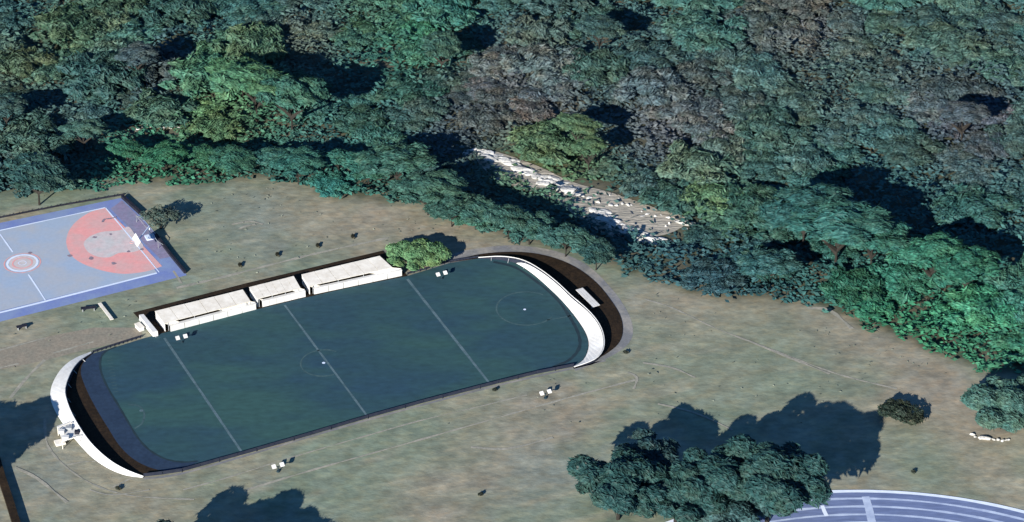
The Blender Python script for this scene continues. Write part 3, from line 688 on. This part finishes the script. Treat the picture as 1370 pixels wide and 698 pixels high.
BIG = [(650, 212, 1.1, .7, .35, 'large flat pale rock at the upper left end of the rocky bank'), (676, 216, 1.3, .6, .3, 'pale slab rock, second along the rocky bank from its upper left end'),
       (697, 228, 1.5, .7, .35, 'long pale rock in the middle of the upper bank stretch'), (757, 255, 1.7, .9, .45, 'brightest broad white rock above the dark trees of the bank'),
       (823, 297, 1.0, .5, .3, 'white rock at the start of the lower rocky stretch'), (846, 313, 1.4, .45, .3, 'long low white rock at the foot of the bare slope'),
       (868, 322, 1.5, .5, .35, 'white rock slab at the lower right end of the rocky bank'), (916, 299, 1.5, .45, .35, 'isolated white rock at the right tip of the bare slope'),
       (212, 168, 1.6, .32, .3, 'long thin white rock ledge among the bushes at upper left'), (1318, 587, .75, .28, .22, 'thin pale rock at the right by the dark tree'),
       (1165, 0, 0.1, .1, .1, None)]
for i, b in enumerate(BIG):
    if b[5]: rock(b[0], b[1], b[2], b[3], b[4], 100 + i, b[5], rot=-14)
def along(poly, n, jit, s0, s1, seed, lab, grp, flat=.26):
    rr = random.Random(seed)
    for i, (x, y) in enumerate(resample(poly, n)):
        rock(x + rr.uniform(-jit, jit), y + rr.uniform(-jit * .5, jit * .5), rr.uniform(s0, s1), rr.uniform(s0, s1) * .55, rr.uniform(.1, .26), seed * 50 + i, lab, grp, rr.uniform(-40, 20))
along([(632, 203), (665, 213), (700, 226), (735, 243), (772, 258)], 72, 9, .4, 1.25, 3, 'small pale rock scattered on the upper rocky bank', 'small rocks on the upper bank')
along([(796, 283), (822, 300), (848, 316), (884, 325)], 48, 9, .35, 1.2, 4, 'small pale rock scattered on the lower rocky bank', 'small rocks on the lower bank')
along([(785, 262), (830, 270), (880, 290), (910, 300)], 20, 14, .15, .5, 5, 'small stone lying on the bare earth slope', 'small stones on the bare slope')

along([(178, 174), (200, 168), (240, 172)], 10, 3, .2, .45, 6, 'small pale stone along the thin white ledge at upper left', 'small stones along the ledge')
along([(1302, 583), (1318, 588), (1345, 590)], 9, 3, .15, .4, 7, 'small pale stone by the dark tree at the right border', 'small stones by the right tree')
# ------------------------------------------------------------------ trees standing on the open ground
def lone(name, px, py, rad, rz, zc, n, leaf, seed, color, label, nl=30, dirang=-38, up=.6):
    cm = crown_mesh(name + '_crown', rad, rz, int(n * 2.0), leaf * .66, seed, nl=nl, zc=zc, dirang=dirang, up=up, spread=1.0, lsz=(.16, .34), elong=2.7)
    tm = trunk_mesh(name + '_trunk', zc + rz * .3, 0.10 + rad * .035, seed + 1, rad * .6)
    tm.transform(__import__('mathutils').Matrix.Diagonal((.7, .7, 1, 1)))
    b = P(px, py, zc); b.z = 0
    return place_tree('tree', b, cm, tm, color, label)
# (px,py) is where the middle of the crown shows
lone('green', 556, 339, 2.9, 0.9, 1.2, 5200, .34, 11, (0.095, 0.185, 0.085), 'bright green bushy tree at the end of the white shelters')
lone('sparse', 214, 290, 1.9, .9, 1.5, 500, .26, 12, (0.050, 0.075, 0.065), 'small thin dark tree just right of the blue court corner')
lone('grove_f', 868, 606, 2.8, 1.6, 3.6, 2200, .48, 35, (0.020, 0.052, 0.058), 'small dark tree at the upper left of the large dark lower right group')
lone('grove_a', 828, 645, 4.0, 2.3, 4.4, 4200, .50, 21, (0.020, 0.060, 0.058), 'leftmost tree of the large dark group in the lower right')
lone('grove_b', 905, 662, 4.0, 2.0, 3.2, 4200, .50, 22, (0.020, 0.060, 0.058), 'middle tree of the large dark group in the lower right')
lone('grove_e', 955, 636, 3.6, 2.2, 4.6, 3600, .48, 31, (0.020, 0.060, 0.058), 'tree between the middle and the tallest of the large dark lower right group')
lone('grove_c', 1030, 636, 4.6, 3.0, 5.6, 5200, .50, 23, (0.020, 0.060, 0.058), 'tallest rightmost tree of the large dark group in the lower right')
lone('grove_d', 985, 690, 3.2, 1.5, 2.0, 3000, .45, 24, (0.042, 0.090, 0.092), 'low bushy tree at the bottom touching the blue running track')
lone('left', -84, 612, 4.0, 2.4, 4.2, 4000, .5, 25, (0.034, 0.080, 0.085), 'tree at the left border throwing a shadow towards the white wall')
lone('bottom', 252, 750, 4.8, 2.2, 3.9, 5000, .5, 26, (0.032, 0.072, 0.078), 'dark tree at the bottom border below the field')
lone('bottom2', 340, 768, 3.8, 2.0, 3.4, 4000, .5, 27, (0.032, 0.070, 0.075), 'second dark tree at the bottom border, right of its neighbour')
lone('small_r', 1205, 551, 1.9, .55, .9, 900, .3, 28, (0.022, 0.034, 0.024), 'small dark round tree alone on the open ground at right')
lone('right', 1352, 540, 3.8, 1.8, 2.8, 3600, .45, 29, (0.045, 0.105, 0.090), 'dark green tree at the right border of the photo')

# ------------------------------------------------------------------ the wood
CR = [crown_mesh('wood_crown', 3.3, .50, 2600, .36, 200 + i, nl=30, zc=.62 + .05 * i, dirang=-20, up=.75, spread=1.08, lsz=(.12, .30), elong=2.9) for i in range(7)]
TR = [trunk_mesh('wood_trunk', .9, .13, 300 + i, 1.5) for i in range(4)]
CT = [crown_mesh('tall_crown', 3.0, 1.3, 3600, .38, 400 + i, nl=28, zc=0, dirang=-25, up=.6, spread=1.02, lsz=(.14, .34), elong=2.7) for i in range(4)]
TT = [trunk_mesh('tall_trunk', .8, .12, 500 + i, 1.8) for i in range(2)]
# openings that stay free of low crowns: centre and half size in photo pixels
TALL = [(340, 108, 5.5, 3.2), (388, 122, 5.5, 3.2), (322, 92, 4.2, 2.6), (48, 231, 4.2, 3.0), (170, 200, 2.3, 1.6), (218, 207, 2.6, 2.1), (268, 203, 2.1, 1.7), (312, 213, 2.5, 2.3), (366, 210, 2.3, 1.8), (398, 217, 2.9, 2.5), (452, 211, 2.2, 1.9), (492, 222, 2.6, 2.2), (530, 214, 3.6, 2.8), (572, 250, 3.6, 3.0),
        (604, 272, 3.0, 2.5), (636, 280, 2.6, 2.5), (680, 290, 2.9, 1.9), (708, 302, 2.4, 2.4), (757, 314, 2.8, 2.3), (798, 336, 2.4, 1.9), (772, 166, 4.0, 1.8), (788, 194, 3.6, 1.7), (1078, 272, 5.8, 3.6), (1122, 296, 5.8, 3.7), (1168, 314, 4.6, 3.0),
        (1248, 336, 4.5, 3.0), (1294, 350, 4.5, 3.0), (590, 60, 4.0, 2.4), (802, 36, 4.0, 2.2), (182, 72, 4.0, 2.3), (6, 142, 3.2, 2.2), (1290, 150, 4.0, 2.5), (1030, 352, 2.6, 2.2), (110, 172, 3.0, 2.0)]
OPEN = [(a + 14 * z + 6, b - 6 * z, 7.5 * r + 4 * z, 5.5 * r + 1.5 * z) for a, b, z, r in TALL]
OPEN += [(330, 188, 190, 13), (212, 172, 50, 17), (665, 214, 66, 26), (715, 236, 52, 26), (765, 258, 44, 22), (838, 290, 66, 34), (885, 308, 50, 26)]
def in_open(px, py, rp):
    for a, b, rx, ry in OPEN:
        if ((px - a) / (rx + rp)) ** 2 + ((py - b) / (ry + rp * .5)) ** 2 < 1: return True
    return False
rnd = random.Random(77)
wood = []  # (pixel x, root) of every tree, to tell equal labels apart
taken = []
KINDS = [('greyish', 'greyish'), ('bright green', 'bright green'), ('teal', 'dark teal'), ('olive', 'olive green')]
def kind_of(c):
    r_, g_, b_ = c
    if r_ > g_ * .86: return KINDS[0]
    if g_ > .108: return KINDS[1]
    if b_ > g_ * .86: return KINDS[2]
    return KINDS[3]
ZONES = [(150, 215, 'above the blue court'), (60, 60, 'in the upper left corner'), (300, 130, 'on the bright clearing at upper left'), (240, 225, 'along the grass above the court'), (250, 40, 'at the top left'),
         (440, 60, 'around the dark gap at upper left'), (450, 235, 'along the grass above the shelters'), (560, 30, 'at the top, left of the middle'), (560, 130, 'above the stream, left of the middle'), (590, 260, 'between the field and the upper rocky bank'),
         (700, 70, 'at the top middle'), (700, 170, 'behind the upper rocky bank'), (740, 310, 'between the field and the lower rocky bank'), (850, 60, 'at the top, right of the middle'), (830, 190, 'around the small dark gap behind the rocks'),
         (950, 160, 'beyond the bare slope'), (950, 260, 'to the right of the bare slope'), (930, 350, 'below the isolated white rock'), (1050, 50, 'on the greyish patch at the top right'), (1080, 190, 'above the large dark gap at right'),
         (1050, 330, 'left of the large dark gap at right'), (1150, 390, 'below the large dark gap at right'), (1200, 110, 'in the upper right'), (1320, 60, 'in the upper right corner'), (1310, 230, 'near the right border above the gap'),
         (1320, 390, 'near the right border'), (1280, 460, 'at the bright green lower corner of the wood')]
def zone(px, py): return min(ZONES, key=lambda q: (q[0] - px) ** 2 + (2 * (q[1] - py)) ** 2)[2]
for i, (px, py, zc, rr) in enumerate(TALL):
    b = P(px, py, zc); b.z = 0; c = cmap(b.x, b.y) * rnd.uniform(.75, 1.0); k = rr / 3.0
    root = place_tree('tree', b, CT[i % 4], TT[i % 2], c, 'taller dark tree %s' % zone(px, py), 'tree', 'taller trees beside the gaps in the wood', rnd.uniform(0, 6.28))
    root.rotation_euler.z = rnd.uniform(-.6, .6); cr_, tr__ = root.children; cr_.location = (0, 0, zc); cr_.scale = (k * rnd.uniform(1.0, 1.35), k * rnd.uniform(.85, 1.1), k * (rnd.uniform(.7, 1.0))); tr__.scale = (k, k, zc)
    wood.append((px, root)); taken.append((b.x, b.y, 2.0 * k))
cnt = 0; tries = 0
NEARP = P(0, 520).y
while cnt < 265 and tries < 60000:
    tries += 1
    x = rnd.uniform(-72, 72); y = rnd.uniform(-20, 72)
    s = rnd.choice((.62, .8, .95, 1.1, 1.25)) * rnd.uniform(.9, 1.1)
    if cnt > 200: s = min(s, .7)
    px, py = proj(x, y, 1.2 * s); bx, by = proj(x, y)
    rp = 3.0 * s * 12.3 * .8
    if px < -45 or px > 1415 or py < -40: continue
    if by + rp * .42 > edge_y(px) - 1: continue
    if in_open(px, py, rp * .55): continue
    mind = 2.5 * s
    if any((x - a) ** 2 + (y - b) ** 2 < (mind * .6 + r_ * .6) ** 2 for a, b, r_ in taken): continue
    taken.append((x, y, 2.75 * s)); cnt += 1
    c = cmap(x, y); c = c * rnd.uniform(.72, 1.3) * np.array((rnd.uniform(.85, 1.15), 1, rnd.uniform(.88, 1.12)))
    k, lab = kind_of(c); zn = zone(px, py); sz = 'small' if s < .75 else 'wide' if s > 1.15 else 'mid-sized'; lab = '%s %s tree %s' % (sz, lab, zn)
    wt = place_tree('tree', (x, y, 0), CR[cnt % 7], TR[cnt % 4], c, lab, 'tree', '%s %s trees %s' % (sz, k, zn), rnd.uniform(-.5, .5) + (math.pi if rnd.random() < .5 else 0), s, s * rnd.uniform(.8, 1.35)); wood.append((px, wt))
by_label = {}
for px, o in wood: by_label.setdefault(o['label'], []).append((px, o))
NTH = ['', 'second', 'third', 'fourth', 'fifth', 'sixth', 'seventh', 'eighth', 'ninth', 'tenth', 'eleventh']
ORD = {2: ['left', 'right'], 3: ['leftmost', 'middle', 'rightmost'], 4: ['leftmost', 'second from left', 'third from left', 'rightmost'], 5: ['leftmost', 'second from left', 'middle', 'fourth from left', 'rightmost']}
for k_ in range(6, 13): ORD[k_] = ['leftmost'] + [NTH[j] + ' from left' for j in range(1, k_ - 1)] + ['rightmost']
for lab, os_ in by_label.items():
    if len(os_) in ORD:
        for w_, (px, o) in zip(ORD[len(os_)], sorted(os_, key=lambda q: q[0])): o['label'] = lab + ', ' + w_ + (' one' if len(w_) < 10 else '')
print('wood trees', cnt, tries)

# undergrowth filling the wood: nobody could count it
rs = np.random.RandomState(9)
def undergrowth(n, name, label, accept, size, zmax, colour):
    vs, cols = [], []
    X = rs.uniform(-76, 76, n * 3); Y = rs.uniform(-30, 80, n * 3)
    dy = Y - CP[1]; f = dy * math.cos(EL) + CP[2] * math.sin(EL)
    px = 685 + FP * X / f; py = 349 - FP * (dy * math.sin(EL) - CP[2] * math.cos(EL)) / f
    ok = accept(px, py, X, Y); X, Y = X[ok][:n], Y[ok][:n]
    h = vnoise(X / 1.1, Y / 1.1, 21) * vnoise(X / 3.1, Y / 3.1, 22) * 2.2
    rows = []
    for x, y, hh in zip(X, Y, h):
        s = size * rs.uniform(.5, 1.3); an = R(-20 + rs.randn() * 30); z = 0.05 + zmax * hh * rs.uniform(.3, 1)
        nv = Vector((rs.randn() * .5 - .15, rs.randn() * .5 - .2, 1)).normalized()
        t = Vector((math.cos(an), math.sin(an), 0)); t = (t - nv * t.dot(nv)).normalized(); u = nv.cross(t)
        t = t * s * .95; u = u * s * .45; p = Vector((x, y, z))
        rows += [p - t, p - u, p + t, p + u]
        c = colour(x, y) * rs.uniform(.6, 1.35)
        cols += [c] * 4
    k = len(rows) // 4
    me = mesh(name, rows, [(4 * i, 4 * i + 1, 4 * i + 2, 4 * i + 3) for i in range(k)])
    ca = me.color_attributes.new('Col', 'FLOAT_COLOR', 'POINT')
    ca.data.foreach_set('color', np.c_[np.array(cols), np.ones(4 * k)].astype(np.float32).ravel())
    o = link(name, me, M['leaf_low']); tag(o, label, 'undergrowth', None, 'stuff'); return o
def acc_wood(px, py, X, Y):
    e = np.interp(px, EX, EY) + (vnoise(X / 1.5, Y / 1.5, 31) - .5) * 22
    ok = (py < e) & (px > -60) & (px < 1430) & (py > -60)
    for a, b, rx, ry in ((835, 282, 85, 26), (700, 228, 62, 14), (757, 254, 22, 9), (205, 168, 40, 5)):
        c_, s_ = math.cos(R(22)), math.sin(R(22))
        dx, dy = px - a, py - b; ux = dx * c_ + dy * s_; uy = -dx * s_ + dy * c_
        ok &= ((ux / rx) ** 2 + (uy / ry) ** 2) > 1 - (rs.rand(len(px)) < .06) * 2
    return ok
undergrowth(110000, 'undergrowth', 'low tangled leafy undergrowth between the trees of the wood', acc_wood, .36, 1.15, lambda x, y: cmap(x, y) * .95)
def acc_meadow(px, py, X, Y):
    e = np.interp(px, EX, EY)
    ok = (py > e - 2) & (py < 720) & (px > -40) & (px < 1410)
    # keep off the courts, field and track
    inr = (px > 60) & (px < 860) & (py > 466 - (px - 120) * .2 - 60 * 0) & (py < 655 - (px - 190) * .27)
    inr2 = (px > 170) & (px < 600) & (py > 440 - (px - 170) * .25 - 30) & (py < 655 - (px - 190) * .27)
    inc = (px < 262) & (py < 440 - px * .24 + 0) & (py > 286 - px * .2)
    trk = (X - tc_.x) ** 2 + (Y - tc_.y) ** 2 < (tr_ + .1) ** 2
    apr = (px > 560) & (px < 865) & (py > 318) & (py < 500)
    return ok & ~inr & ~inr2 & ~inc & ~trk & ~apr & (vnoise(X / 4, Y / 4, 33) * .6 + vnoise(X, Y, 34) * .4 > .5)
undergrowth(1500, 'grass_tufts', 'short dry grass tufts scattered over the open ground', acc_meadow, .16, .06, lambda x, y: np.array((0.15, 0.165, 0.125)))
